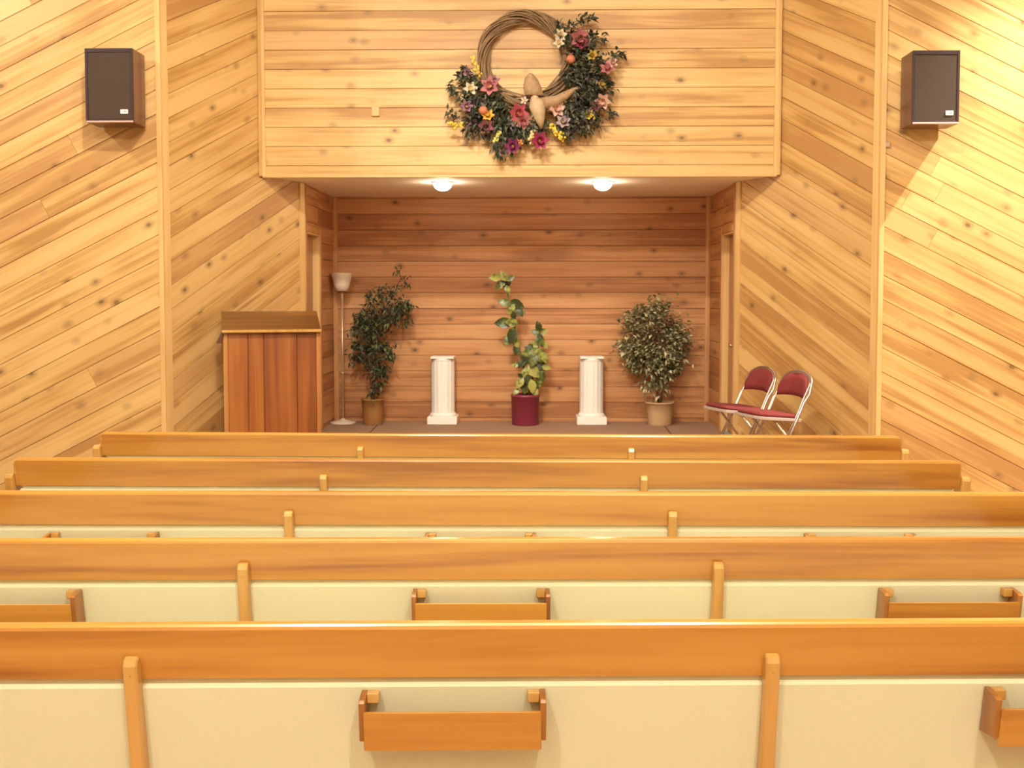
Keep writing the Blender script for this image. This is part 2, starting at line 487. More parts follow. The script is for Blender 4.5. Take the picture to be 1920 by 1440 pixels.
# trims
tn = [0]
def trim(pts, mat=M_trim, name=None):
    """pts: plan outline, z0, z1"""
    tn[0] += 1
    m = MB(); ol, z0, z1 = pts
    cx = sum(p[0] for p in ol) / len(ol); cy = sum(p[1] for p in ol) / len(ol)
    m.prism([(p[0] - cx, p[1] - cy) for p in ol], 2, z0, z1, .002)
    o = m.build('trim_%d' % tn[0], mat, loc=(cx, cy, 0)); tag(o, kind='structure'); return o
def strip(p, d, w_, t, nrm, z0, z1, mat=M_trim):
    """flat board from point p along plan dir d, width w_, thickness t towards nrm"""
    p = Vector(p); d = Vector(d).normalized(); n = Vector(nrm).normalized()
    q = [p - n * .004, p + d * w_ - n * .004, p + d * w_ + n * t, p + n * t]
    return trim(([tuple(v) for v in q], z0, z1), mat)
for s in (-1, 1):
    A2 = Vector((s * (AX if s > 0 else AL), AY)); O2 = Vector((s * OX, OY)); B2 = Vector((s * BX, BY))
    do = (O2 - A2).normalized(); no = Vector((0, -1)); ni = Vector((-s * (BY - AY), -(AX - BX))).normalized()
    di = (B2 - A2).normalized()
    strip(A2, do, .040, .016, no, 0, ZT - .01)
    strip(A2, di, .060, .016, ni, 0, ZT - .01)
    # fascia end trims
    S2 = Vector((s * SX, SY))
    strip(S2, (-s, 0), .034, .016, (0, -1), ZS, ZT - .01)
    strip(S2 - di * .01, -di, .03, .012, ni, ZS, ZT - .01)
    # alcove mouth corner
    strip(B2, -di, .065, .018, ni, 0, ZS - .005)
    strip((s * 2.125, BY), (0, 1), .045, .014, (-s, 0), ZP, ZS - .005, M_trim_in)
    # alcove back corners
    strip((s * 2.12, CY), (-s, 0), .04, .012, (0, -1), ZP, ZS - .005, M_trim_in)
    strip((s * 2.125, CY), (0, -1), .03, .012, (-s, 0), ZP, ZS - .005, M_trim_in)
# fascia bottom edge
tn[0] += 1
m = MB(); m.box(-SX + .004, SX - .004, -.012, .03, 0, .022, .003)
tag(m.build('trim_%d' % tn[0], M_trimh, loc=(0, SY, ZS - .012)), kind='structure')

# doors in the alcove sides
for i, s in enumerate((-1, 1)):
    x = s * 2.125
    d = empty('door_%d' % (i + 1), (x, BY + D0, ZP)); tag(d, kind='structure')
    w_ = D1 - D0
    m = MB(); m.box(min(s * .06, s * .10), max(s * .06, s * .10), .0, w_, 0, DZ - ZP, .003); m.build('door_leaf', M_door, d)
    for y0, y1, z0, z1, nm in ((-.006, .014, 0, DZ - ZP, 'door_jamb'), (w_ - .014, w_ + .006, 0, DZ - ZP, 'door_jamb'), (-.006, w_ + .006, DZ - ZP - .016, DZ - ZP + .004, 'door_head')):
        m = MB(); m.box(min(-s * .004, s * .11), max(-s * .004, s * .11), y0, y1, z0, z1); m.build(nm, M_trim, d)
    m = MB(); m.box(min(-s * .018, 0), max(-s * .018, 0), w_, w_ + .07, 0, DZ - ZP + .07, .003); m.build('door_casing', M_trim_in, d)
    m = MB(); m.box(min(-s * .016, 0), max(-s * .016, 0), 0, w_, DZ - ZP + .004, DZ - ZP + .07, .003); m.build('door_casing', M_trim_in, d)
    if s > 0:
        m = MB(); m.tube([(s * .062, .10, .93), (s * -.0, .10, .93)], [.026, .010], 10); m.tube([(s * .01, .10, .93), (s * -.002, .05, .93)], .009, 8); m.ball((s * .0, .10, .93), .024, sc=(.8, 1, 1)); m.build('door_handle', M_brass, d)
        m = MB(); m.tube([(s * .062, .10, 1.06), (s * .035, .10, 1.06)], .026, 10); m.build('deadbolt', M_brass, d)

# floor, platform, rest of the room
m = MB(); m.box(-OX, OX, -3.2, 12.0, -.1, 0); tag(m.build('floor', M_carpet), kind='structure')
m = MB(); m.prism([(-AX, 8.34), (AX, 8.34), (AX, AY), (2.125, BY), (2.125, CY), (-2.125, CY), (-2.125, BY), (-AX, AY)], 2, 0, ZP)
plat = m.build('floor_platform', M_carpet2); tag(plat, kind='structure')
for s in (-1, 1):
    m = MB(); m.prism([(s * 1.50, 8.36), (s * 1.515, 8.36), (s * 1.60, CY - .02), (s * 1.585, CY - .02)], 2, ZP - .002, ZP + .003)
    m.build('carpet_seam', M_bark, plat)
m = MB(); m.box(-OX - .1, OX + .1, -3.2, 12.0, ZT, ZT + .1); tag(m.build('ceiling', M_ceil), kind='structure')
M_side = plain('painted_side_wall', (.60, .52, .40), .8)
m = MB(); m.box(-OX - .1, -OX, -3.2, OY + .1, 0, ZT); tag(m.build('wall_left', M_side), kind='structure')
m = MB(); m.box(OX, OX + .1, -3.2, OY + .1, 0, ZT); tag(m.build('wall_right', M_side), kind='structure')
m = MB(); m.box(-OX - .1, OX + .1, -3.3, -3.2, 0, ZT); tag(m.build('wall_rear', M_side), kind='structure')

# ---------------------------------------------------------------- pews
LEAN = math.tan(R(10))
PH = .86                    # top of the back
HALF = 2.37
def yb(z): return (PH - z) * LEAN      # rear face of the back at height z
def build_pew():
    root = empty('pew', (0, 0, 0))
    # top rail: profile in (y, z), then rounded ends
    m = MB()
    hz = .142; th = .046
    prof = [(yb(PH - hz), PH - hz), (yb(PH - .012), PH - .012), (.005, PH - .004), (.014, PH), (th - .008, PH), (th + .002, PH - .005), (th + .004 + yb(PH - .03), PH - .03), (th + yb(PH - hz), PH - hz)]
    n = len(prof); rings = []
    def ringx(x, drop):
        return [(x, y, min(z, PH - drop)) for y, z in prof]
    xs = []
    r = .035
    for k in range(6):
        a = PI / 2 * k / 5
        xs.append((-HALF + r * (1 - math.cos(a)), r * (1 - math.sin(a))))
    for k in range(9): xs.append((-HALF + r + (2 * HALF - 2 * r) * (k + 1) / 10, 0))
    for k in range(6):
        a = PI / 2 * (5 - k) / 5
        xs.append((HALF - r * (1 - math.cos(a)), r * (1 - math.sin(a))))
    vs = []; fs = []
    for x, dr in xs: vs += ringx(x, dr)
    for k in range(len(xs) - 1):
        for i in range(n):
            j = (i + 1) % n; fs.append((k * n + i, (k + 1) * n + i, (k + 1) * n + j, k * n + j))
    fs.append(tuple(range(n))); fs.append(tuple(range((len(xs) - 1) * n, len(xs) * n))[::-1])
    fs = [f[::-1] for f in fs]
    m.add(vs, fs)
    m.build('top_rail', M_oak, root)
    # upholstered back: core plus padded rear fabric panel
    m = MB()
    z1, z0 = PH - hz + .004, .40
    m.prism([(yb(z1) + .010, z1), (yb(z0) + .010, z0), (yb(z0) + .040, z0), (yb(z1) + .040, z1)], 0, -HALF + .03, HALF - .03)
    m.build('back_core', M_fabric_d, root)
    z1, z0 = PH - hz - .016, .36
    def pad(a, b):
        m = MB(); sc = 1
        m.prism([(yb(z1) + .012, z1), (yb(z1 - .004) + .004, z1 - .003), (yb(z1 - .010) - .001, z1 - .010), (yb(z0), z0 + .01), (yb(z0) + .012, z0)], 0, a, b, .004)
        return m.build('fabric_panel', M_fabric, root)
    BAY = .802
    pad(-HALF + .015, -BAY - .01); pad(-BAY + .01, BAY - .01); pad(BAY + .01, HALF - .015)
    # front cushion of the back and seat
    m = MB(); m.prism([(yb(.80) + .05, .71), (yb(.5) + .05, .46), (yb(.5) + .09, .47), (yb(.80) + .09, .70)], 0, -HALF + .03, HALF - .03, .004)
    m.build('back_cushion', M_fabric, root)
    m = MB(); m.box(-HALF + .03, HALF - .03, .06, .52, .36, .40, .006); m.build('seat', M_oak, root)
    m = MB(); m.box(-HALF + .035, HALF - .035, .10, .53, .40, .455, .018); m.build('seat_cushion', M_fabric, root)
    # uprights
    def upright(x, w_, end=False):
        m = MB()
        zt = PH - .078; p = .028
        ol = [(yb(zt) - p * .25, zt), (yb(zt) - p * .8, zt - .006), (yb(zt) - p, zt - .02), (yb(.45) - p - .012, .45), (yb(.30) - p - .05, .22), (-.01, .0), (.47, 0), (.47, .05), (.40, .10), (.40, .36), (.12, .36), (.10, .45), (yb(PH - hz) + .012, PH - hz), (yb(zt) + .012, zt - .01)]
        if end:
            ol = [(yb(zt) - p * .25, zt), (yb(zt) - p * .8, zt - .006), (yb(zt) - p, zt - .02), (yb(.45) - p - .012, .45), (yb(.30) - p - .05, .22), (-.01, .0), (.50, 0), (.50, .05), (.44, .10), (.46, .55), (.50, .60), (.48, .63), (.20, .63), (.13, .66), (.09, .74), (.06, zt - .004)]
        m.prism(ol, 0, x - w_ / 2, x + w_ / 2, .004)
        o = m.build('end_panel' if end else 'upright', M_oakv, root)
        if not end:
            k = MB(); z = zt - .040; y = yb(z) - p
            k.tube([(x, y + .004, z), (x, y - .002, z), (x, y - .0035, z)], [.0095, .0095, .005], 10)
            k.build('screw_plug', M_lect, o)
        return o
    for x in (-BAY, BAY): upright(x, .036)
    for s in (-1, 1): upright(s * (HALF + .022), .040, True)
    # hymnal racks
    def rack(x):
        W = .232; zt = PH - .178; H = .125
        base = yb(zt - .06)
        # front board: trays out from the back
        m = MB()
        y0 = yb(zt) - .078
        m.prism([(y0, zt - .028), (y0 + .012, zt - .028), (y0 + .012 + .018, zt - H - .004), (y0 + .018, zt - H - .004)], 0, -W + .012, W - .012, .002)
        b = m.build('book_rack', M_oak, root, loc=(x, 0, 0))
        for s in (-1, 1):
            m = MB()
            m.prism([(yb(zt) - .004, zt + .004), (yb(zt) - .060, zt), (yb(zt) - .072, zt - .006), (yb(zt) - .072 + .016, zt - H + .018), (yb(zt - H) - .004, zt - H + .006)], 0, s * (W - .0075) - .0075, s * (W - .0075) + .0075, .0015)
            m.build('rack_cheek', M_oakd, b)
            m = MB(); m.box(s * (W - .03) - .015, s * (W - .03) + .015, yb(zt) - .030, yb(zt) - .002, zt - .022, zt + .004, .002)
            m.build('mounting_block', M_oakv, b)  # lighter oak here paints the light inside the rack
        m = MB(); m.prism([(y0 + .02, zt - H + .004), (yb(zt - H) - .004, zt - H + .004), (yb(zt - H) - .004, zt - H + .014), (y0 + .02, zt - H + .014)], 0, -W + .013, W - .013)
        m.build('rack_floor', M_oak, b)
    for x in (-1.585, 0, 1.585): rack(x)
    return root
pew = build_pew()
rows = [  # centre x, y of rear top edge, rotation, label
    (-.06, 2.555, 2.0, 'nearest oak pew, its cream fabric back and whole hymnal rack filling the photo bottom'),
    (-.035, 3.46, 1.6, 'second nearest oak pew, with three book racks half hidden behind the nearest pew'),
    (-.08, 4.29, .7, 'middle oak pew, third from the camera, showing only a thin strip of cream fabric'),
    (-.11, 5.15, 0, 'second oak pew back from the platform, the wider pew with both rail ends in view'),
    (-.085, 6.10, -1.0, 'front pew nearest the platform, the shortest looking rail, just below the chairs and plants')]
for i, (x, y, r, lab) in enumerate(rows):
    o = pew if i == 0 else copy_tree(pew)
    o.location = (x, y, 0); o.rotation_euler = (0, 0, R(r))
    tag(o, lab, 'pew', 'rows of oak pews seen from behind')

# ---------------------------------------------------------------- wall speakers
def speaker(px0, px1, py0, py1, s, label):
    Yf = 8.36
    a = at(px0, py1, Yf); b = at(px1, py0, Yf)
    W = b.x - a.x; H = b.z - a.z; D = AY - .05 * (abs((a.x + b.x) / 2) - AX) - Yf
    root = empty('speaker', ((a.x + b.x) / 2, Yf, a.z)); tag(root, label, 'speaker', 'wall speakers')
    m = MB(); m.box(-W / 2, W / 2, .012, D - .035, 0, H, .003); m.build('cabinet', M_spk_wood, root)
    fr = MB(); t = .020
    fr.box(-W / 2, -W / 2 + t, 0, .014, 0, H, .002); fr.box(W / 2 - t, W / 2, 0, .014, 0, H, .002)
    fr.box(-W / 2 + t, W / 2 - t, 0, .014, H - t * 1.6, H, .002); fr.box(-W / 2 + t, W / 2 - t, 0, .014, .012, t * 1.2, .002)
    fr.build('front_frame', M_frame_d, root)
    g = MB(); g.box(-W / 2 + t, W / 2 - t, .004, .016, t * 1.2, H - t * 1.6, .002); g = g.build('grille', M_grille, root)
    l = MB(); l.box(-W / 2 + .006, W / 2 - .002, -.006, .014, -.001, .013, .002); l.build('bottom_trim', M_lip, root)
    bd = MB(); bx = W / 2 - .075; bz = .085
    bd.box(bx - .030, bx + .030, -.002, .006, bz - .017, bz + .017, .001); bdo = bd.build('badge', M_badge, root); bdo['label'] = 'small pale badge'
    mk = MB(); mk.box(bx - .004, bx + .020, -.0035, -.001, bz - .004, bz + .006); mk.build('badge_mark', M_badge_d, bdo)
    br = MB(); br.box(-.06, .06, D - .036, D + .02, H / 2 - .08, H / 2 + .08, .003); br.build('bracket', M_frame_d, root)
speaker(161, 248, 90, 229.5, -1, 'dark boxy speaker hung on the left diagonal board wall')
speaker(1709, 1801, 94, 232.5, 1, 'dark boxy speaker hung on the right diagonal board wall')

# ---------------------------------------------------------------- recessed downlights
for px, side in ((830, 'left'), (1130, 'right')):
    p = at(px, 346, 10.27)
    root = empty('downlight', (p.x, 10.27, ZS)); tag(root, 'lit round %s ceiling downlight in the soffit above the %s white column' % (side, side), 'light', 'soffit downlights')
    m = MB(); m.lathe([(.088, -.010), (.108, -.010), (.113, -.004), (.113, .0), (.088, .0)], 28); m.build('trim_ring', M_canr, root)
    m = MB(); m.ball((0, 0, -.022), .088, 20, 10, sc=(1, 1, .72)); m.build('bulb', M_bulb, root)
    l = lamp('SPOT', (p.x, 10.27, ZS - .10), 10, .05, target=(p.x, 10.27, 0), spot=100, blend=.8)

# ---------------------------------------------------------------- lectern
def lectern():
    root = empty('lectern', (-2.105, 8.90, ZP), R(17)); tag(root, 'dark stained wooden lectern with slanted top beside the left alcove corner', 'lectern')
    W = .815; D = .38; Hb = 1.115
    xs = [-W / 2 + .035, -.205, -.075, .205, W / 2 - .035]
    m = MB(); m.box(-W / 2 + .01, W / 2 - .01, .016, D, 0, Hb + .02); m.build('body', M_lect, root)
    for a, b in zip(xs, xs[1:]):
        m = MB(); m.box(a + .0015 - (a + b) / 2, b - .0015 - (a + b) / 2, 0, .018, .08, Hb, .003); m.build('front_board', M_lect, root, loc=((a + b) / 2, 0, 0))
    for s in (-1, 1):
        m = MB(); m.box(-.019, .019, -.008, .03, 0, Hb, .003); m.build('corner_post', M_lectp, root, loc=(s * (W / 2 - .017), 0, 0))
    m = MB(); m.box(-W / 2 + .035, W / 2 - .035, -.006, .018, 0, .08, .003); m.build('plinth', M_lecth, root)
    # slanted desk, rising away from the congregation
    z0 = Hb - .005
    m = MB(); m.prism([(-.045, z0 + .005), (-.045, z0 + .028), (D - .06, z0 + .175), (D - .02, z0 + .185), (D + .02, z0 + .185), (D + .02, z0 + .15)], 0, -W / 2 - .012, W / 2 + .002, .003)
    m.build('desk_top', M_lecth, root)
    m = MB(); m.box(-W / 2 - .012, W / 2 + .006, -.062, -.042, z0 + .008, z0 + .032, .005); m.build('book_ledge', M_oakv, root)
    for s in (-1, 1):
        m = MB(); m.prism([(0, Hb - .01), (D, Hb - .01), (D, z0 + .15), (.0, z0 + .01)], 0, s * (W / 2 - .02) - .012, s * (W / 2 - .02) + .012); m.build('desk_cheek', M_lectd, root)
    m = MB(); m.prism([(-W / 2 - .058, Hb - .085), (-W / 2 - .012, Hb - .085), (-W / 2 + .004, Hb + .0), (-W / 2 - .014, Hb + .0)], 1, -.02, .30, .002); m.build('side_bracket', M_lectd, root)
lectern()

# ---------------------------------------------------------------- torchiere lamp
p = at(644, 792, 11.57)
root = empty('floor_lamp', (p.x, 11.55, ZP)); tag(root, 'slim floor lamp with a white upturned bowl shade standing by the leafy left plant', 'lamp')
ztop = at(644, 512, 11.55).z - ZP; zsh = at(644, 545, 11.55).z - ZP
m = MB(); m.lathe([(.14, 0), (.145, .008), (.14, .018), (.06, .035), (.022, .045), (.018, .06)], 28); m.build('base', M_lampw, root)
m = MB()
m.lathe([(.014, .04), (.014, zsh + .01)], 12); m.lathe([(.019, .55), (.019, .58)], 12)
m.build('pole', M_polelamp, root)
m = MB(); m.lathe([(.05, zsh - .005), (.07, zsh), (.088, zsh + .06), (.105, zsh + .14), (.115, ztop - .01), (.115, ztop), (.107, ztop), (.08, zsh + .06), (.05, zsh + .02)], 28); m.build('shade', M_lampw, root)

# ---------------------------------------------------------------- white columns
for px, side in ((833, 'left'), (1108.5, 'right')):
    Yc = 11.62
    x = at(px - (2 if side == 'left' else 0), 780, Yc).x
    root = empty('column_pedestal', (x, Yc, ZP)); tag(root, 'short white fluted plaster column, the %s one of two flanking the burgundy pot' % side, 'column', 'white column pedestals')
    H = at(px, 668, Yc).z - ZP
    m = MB(); m.box(-.165, .165, -.165, .165, 0, .085, .006); m.build('plinth', M_white, root)
    m = MB(); nf = 16; n = nf * 4; rr = []
    prof = [(.150, .085), (.150, .10), (.142, .115), (.130, .125)]
    m.lathe(prof, 32)
    vs = []; fs = []
    zs = [.12, H - .05]
    for z in zs:
        for i in range(n):
            a = 2 * PI * i / n; r_ = .131 if i % 4 < 2 else .1275
            vs.append((r_ * math.cos(a), r_ * math.sin(a), z))
    for i in range(n): fs.append((i, (i + 1) % n, n + (i + 1) % n, n + i))
    m.add(vs, fs); m.build('fluted_shaft', M_white, root)
    m = MB(); m.lathe([(.124, H - .055), (.131, H - .045), (.131, H - .02)], 32); m.box(-.130, .130, -.130, .130, H - .022, H, .004); m.build('cap', M_white, root)

# ---------------------------------------------------------------- potted plants
def leaf_verts(L_, W_, fold=.25, droop=.25):
    """leaf along +x, lying in xy; 4 segments, folded at midrib"""
    xs = [0, .22, .5, .78, 1.0]; ws = [.05, .75, 1.0, .62, 0.0]
    vs = []
    for x, w_ in zip(xs, ws):
        z = -droop * x * x * L_
        hw = w_ * W_ / 2
        vs += [(x * L_, -hw, z + fold * hw), (x * L_, 0, z), (x * L_, hw, z + fold * hw)]
    fs = []
    for k in range(4):
        for j in (0, 1):
            a = k * 3 + j; fs.append((a, a + 3, a + 4, a + 1))
    return vs, fs
def small_leaf(m, c, dirv, L_, W_, roll, mi=0):
    d = Vector(dirv).normalized(); q = d.to_track_quat('X', 'Z').to_matrix() @ Matrix.Rotation(roll, 3, 'X')
    vs = [(0, 0, 0), (L_ * .45, -W_ / 2, W_ * .12), (L_ * .5, 0, -.05 * L_), (L_ * .45, W_ / 2, W_ * .12), (L_, 0, -.22 * L_)]
    m.add([Vector(c) + q @ Vector(v) for v in vs], [(0, 1, 2), (1, 4, 2), (2, 4, 3), (0, 2, 3)], False, mi)

# right: dense variegated fig in a tan basket
M_fig = leafmat('variegated_leaf', (.06, .065, .02), (.20, .19, .075), (.66, .58, .34))
M_figdark = leafmat('dark_leaf', (.012, .02, .008), (.035, .045, .018), (.13, .15, .05))
def basket(root, r0, r1, H, mat):
    m = MB()
    m.lathe([(r0, 0), (r0 * 1.02, .01), ((r0 + r1) / 2, H * .5), (r1 * .98, H - .02), (r1 * 1.05, H - .018), (r1 * 1.06, H), (r1 * .94, H), (r1 * .92, H - .05)], 26)
    m.build('pot', mat, root)
    m = MB(); m.lathe([(.02, H - .06), (r1 * .93, H - .055), (r1 * .93, H - .05), (.01, H - .04)], 20); m.build('soil', M_soil, root)

Yp = 11.50
p = at(1237, 790, Yp)
root = empty('potted_fig', (p.x, Yp, ZP)); tag(root, 'bushy variegated fig tree in a tan wicker basket, right of the right white column', 'plant')
HB = at(1237, 753, Yp).z - ZP
basket(root, .125, .155, HB, M_basket)
c = at(1228, 648, Yp) - Vector((p.x, Yp, ZP))
m = MB()
for k in range(3):
    a = k * 2.1
    m.tube([(.02 * math.cos(a), .02 * math.sin(a), HB - .06), (.03 * math.cos(a + 1), .02 * math.sin(a + 1), HB + .12), (c.x + .10 * math.cos(a), .08 * math.sin(a), c.z), (c.x + .2 * math.cos(a), .1 * math.sin(a), c.z + .3)], [.011, .010, .007, .004], 6)
rnd = random.Random(4)
tips = []
for k in range(70):
    while True:
        v = Vector((rnd.uniform(-1, 1), rnd.uniform(-1, 1), rnd.uniform(-1, 1)))
        if .35 < v.length < 1: break
    v = v.normalized() * rnd.uniform(.6, 1)
    wz = .5 * (1 if v.z > 0 else 1.0)
    wx = .345 * (1.0 - .25 * max(0, -v.z))
    tips.append(Vector((c.x + v.x * wx, v.y * .20, c.z + v.z * .475)))
for t in tips:
    m.tube([(c.x * .6, 0, c.z - .2 + (t.z - c.z) * .3), (t.x * .6 + c.x * .4, t.y * .5, (t.z + c.z - .1) / 2), tuple(t)], [.005, .004, .002], 4)
m.build('stems', M_bark, root)
m = MB()
for t in tips:
    for j in range(58):
        o = Vector((rnd.gauss(0, .055), rnd.gauss(0, .04), rnd.gauss(0, .055)))
        q = t + o
        if q.y > .26: q.y = .26
        dd = (q - Vector((c.x, .05, c.z - .15)))
        dd = dd.normalized() * .5 + Vector((rnd.uniform(-1, 1), rnd.uniform(-1, .5), rnd.uniform(-.8, .4)))
        small_leaf(m, q, dd, rnd.uniform(.045, .075), rnd.uniform(.022, .034), rnd.uniform(-.8, .8))
o = m.build('foliage', M_fig, root); o['kind'] = 'stuff'

# left: dark fig with a leaning crown
p = at(699, 790, Yp)
root = empty('potted_tree', (p.x, Yp, ZP)); tag(root, 'tall dark green leafy tree in a brown pot, between the floor lamp and left column', 'plant')
HB = at(699, 747, Yp).z - ZP
basket(root, .105, .125, HB, M_basket2)
def loc(px, py, dy=0): return at(px, py, Yp + dy) - Vector((p.x, Yp, ZP))
clumps = [(700, 560, 26, 70), (720, 548, 20, 60), (745, 575, 22, 110), (762, 572, 14, 70), (735, 595, 22, 110), (690, 590, 26, 110), (672, 598, 18, 60), (700, 620, 28, 150), (715, 600, 20, 90), (690, 645, 26, 140), (720, 650, 20, 90), (672, 668, 16, 80), (667, 645, 12, 30), (700, 680, 24, 110), (728, 665, 14, 60), (715, 695, 16, 90), (708, 720, 14, 40), (740, 540, 22, 25), (758, 525, 16, 12), (745, 505, 12, 8), (700, 735, 12, 24), (760, 600, 16, 30), (672, 615, 14, 50), (662, 620, 10, 14)]
m = MB()
base = Vector((0, 0, HB - .05)); trunk = [base, loc(701, 720), loc(704, 680), loc(700, 630), loc(712, 590), loc(735, 560), loc(752, 520)]
m.tube(trunk, [.016, .014, .012, .010, .008, .005, .002], 6)
m.tube([base, loc(695, 715), loc(690, 670), loc(672, 640), loc(668, 600)], [.012, .01, .008, .006, .003], 6)
for cx_, cy_, r_, n_ in clumps:
    k = min(trunk, key=lambda q: (q - loc(cx_, cy_ + 20)).length)
    m.tube([k, (k + loc(cx_, cy_)) / 2 + Vector((0, -.02, .02)), loc(cx_, cy_)], [.005, .004, .002], 4)
m.build('stems', M_bark, root)
m = MB(); rnd = random.Random(11)
for cx_, cy_, r_, n_ in clumps:
    for j in range(n_):
        s_ = r_ / 170
        q = loc(cx_, cy_) + Vector((rnd.gauss(0, .42) * s_, rnd.gauss(0, .09), rnd.gauss(0, .42) * s_))
        q.y = max(-.22, min(.24, q.y))
        dd = Vector((rnd.uniform(-1, 1), rnd.uniform(-1, .4), rnd.uniform(-1.1, .2)))
        small_leaf(m, q, dd, rnd.uniform(.05, .085), rnd.uniform(.022, .034), rnd.uniform(-.8, .8))
o = m.build('foliage', M_figdark, root); o['kind'] = 'stuff'

# centre: pothos climbing poles in a burgundy pot
def potmat(): 
    m_, nt, b = new_mat('pothos_leaf')
    tc = N(nt, 'ShaderNodeTexCoord'); oi = N(nt, 'ShaderNodeObjectInfo')
    n = N(nt, 'ShaderNodeTexNoise'); n.inputs['Scale'].default_value = 22; n.inputs['Detail'].default_value = 2; n.noise_dimensions = '4D'
    L(nt, tc.outputs['Object'], n.inputs['Vector']); L(nt, mathn(nt, 'MULTIPLY', oi.outputs['Random'], 40), n.inputs['W'])
    f = mathn(nt, 'ADD', n.outputs[0], mathn(nt, 'MULTIPLY', mathn(nt, 'SUBTRACT', oi.outputs['Random'], .5), .5))
    L(nt, ramp(nt, f, [(.34, (.035, .05, .012)), (.50, (.12, .15, .028)), (.66, (.38, .37, .09))]), b.inputs['Base Color'])
    b.inputs['Roughness'].default_value = .35
    return m_
M_poth = potmat()
p = at(985, 790, Yp)
root = empty('potted_pothos', (p.x, Yp, ZP)); tag(root, 'climbing plant with large yellow green leaves in a burgundy cylinder pot, between the columns', 'plant')
HB = at(985, 739, Yp).z - ZP
def loc(px, py, dy=0): return at(px, py, Yp + dy) - Vector((p.x, Yp, ZP))
m = MB(); rp = .158
m.lathe([(rp * .93, 0), (rp * .95, .006), (rp * .99, HB - .03), (rp * 1.02, HB - .028), (rp * 1.02, HB), (rp * .93, HB), (rp * .92, HB - .05)], 30); m.build('pot', M_burg, root)
m = MB(); m.lathe([(.02, HB - .06), (rp * .93, HB - .055), (rp * .93, HB - .05), (.01, HB - .04)], 20); m.build('soil', M_soil, root)
base = Vector((0, 0, HB - .05))
stemA = [base + Vector((-.02, 0, 0)), loc(984, 700), loc(975, 660), loc(968, 630), loc(962, 595), loc(955, 565), loc(945, 525)]
stemB = [base + Vector((.03, 0, 0)), loc(1000, 700), loc(1008, 660), loc(1012, 630), loc(1010, 605)]
m = MB(); m.tube(stemA, [.018, .015, .012, .010, .009, .007, .005], 7); m.tube(stemB, [.014, .012, .01, .008, .004], 7)
m.build('stems', M_stem, root)
big = MB(); v_, f_ = leaf_verts(.15, .10, .25, .3); big.add(v_, f_, True); lm = big.mesh('leaf'); lm.materials.append(M_poth)
rnd = random.Random(23)
leaves = [  # px, py of the leaf middle, image angle (deg, 0 = right, 90 = up), size
    (930, 520, 185, .95), (945, 518, 120, .85), (938, 534, 215, .9), (950, 530, 265, 1.0), (952, 543, 290, .7), (957, 522, 30, .7),
    (946, 567, 160, .9), (969, 570, 330, 1.1), (973, 583, 310, .9), (958, 579, 230, .9), (963, 592, 270, .7), (978, 584, 350, .6),
    (944, 605, 182, 1.25), (960, 604, 175, 1.0),
    (961, 628, 265, 1.25), (953, 636, 235, .9), (967, 641, 285, .9), (968, 655, 270, .8),
    (1010, 612, 100, .8), (1004, 622, 160, .7), (1018, 622, 20, .8), (1012, 636, 280, 1.0), (1020, 645, 320, .8), (1003, 645, 200, .9), (994, 650, 170, .8),
    (987, 668, 262, 1.35), (1011, 665, 320, 1.5), (1000, 676, 240, 1.0), (1012, 683, 325, 1.2), (1020, 668, 300, .9), (978, 680, 225, .8),
    (1000, 695, 310, 1.2), (985, 697, 250, .9), (1013, 706, 262, 1.2), (1010, 718, 258, .9), (975, 716, 240, .9), (983, 725, 265, 1.0), (998, 722, 280, 1.0), (990, 712, 285, .9), (968, 733, 225, .6), (1003, 733, 300, .8), (978, 706, 150, .7), (1024, 688, 350, .7), (966, 683, 190, .6)]
for i, (px, py, an, sz) in enumerate(leaves):
    a = R(an)
    o = bpy.data.objects.new('leaf', lm); COL.objects.link(o); o.parent = root
    y = -rnd.uniform(.02, .14)
    c_ = loc(px, py, 0)
    x_ax = Vector((math.cos(a), -rnd.uniform(.1, .5), math.sin(a))).normalized()
    nrm = Vector((rnd.uniform(-.5, .5), -1, rnd.uniform(-.2, .6)))
    z_ax = (nrm - x_ax * nrm.dot(x_ax)).normalized(); y_ax = z_ax.cross(x_ax)
    s_ = sz * 1.02
    org = c_ - x_ax * .075 * s_ + Vector((0, y, 0))
    o.matrix_local = Matrix(((x_ax.x * s_, y_ax.x * s_, z_ax.x * s_, org.x), (x_ax.y * s_, y_ax.y * s_, z_ax.y * s_, org.y), (x_ax.z * s_, y_ax.z * s_, z_ax.z * s_, org.z), (0, 0, 0, 1)))

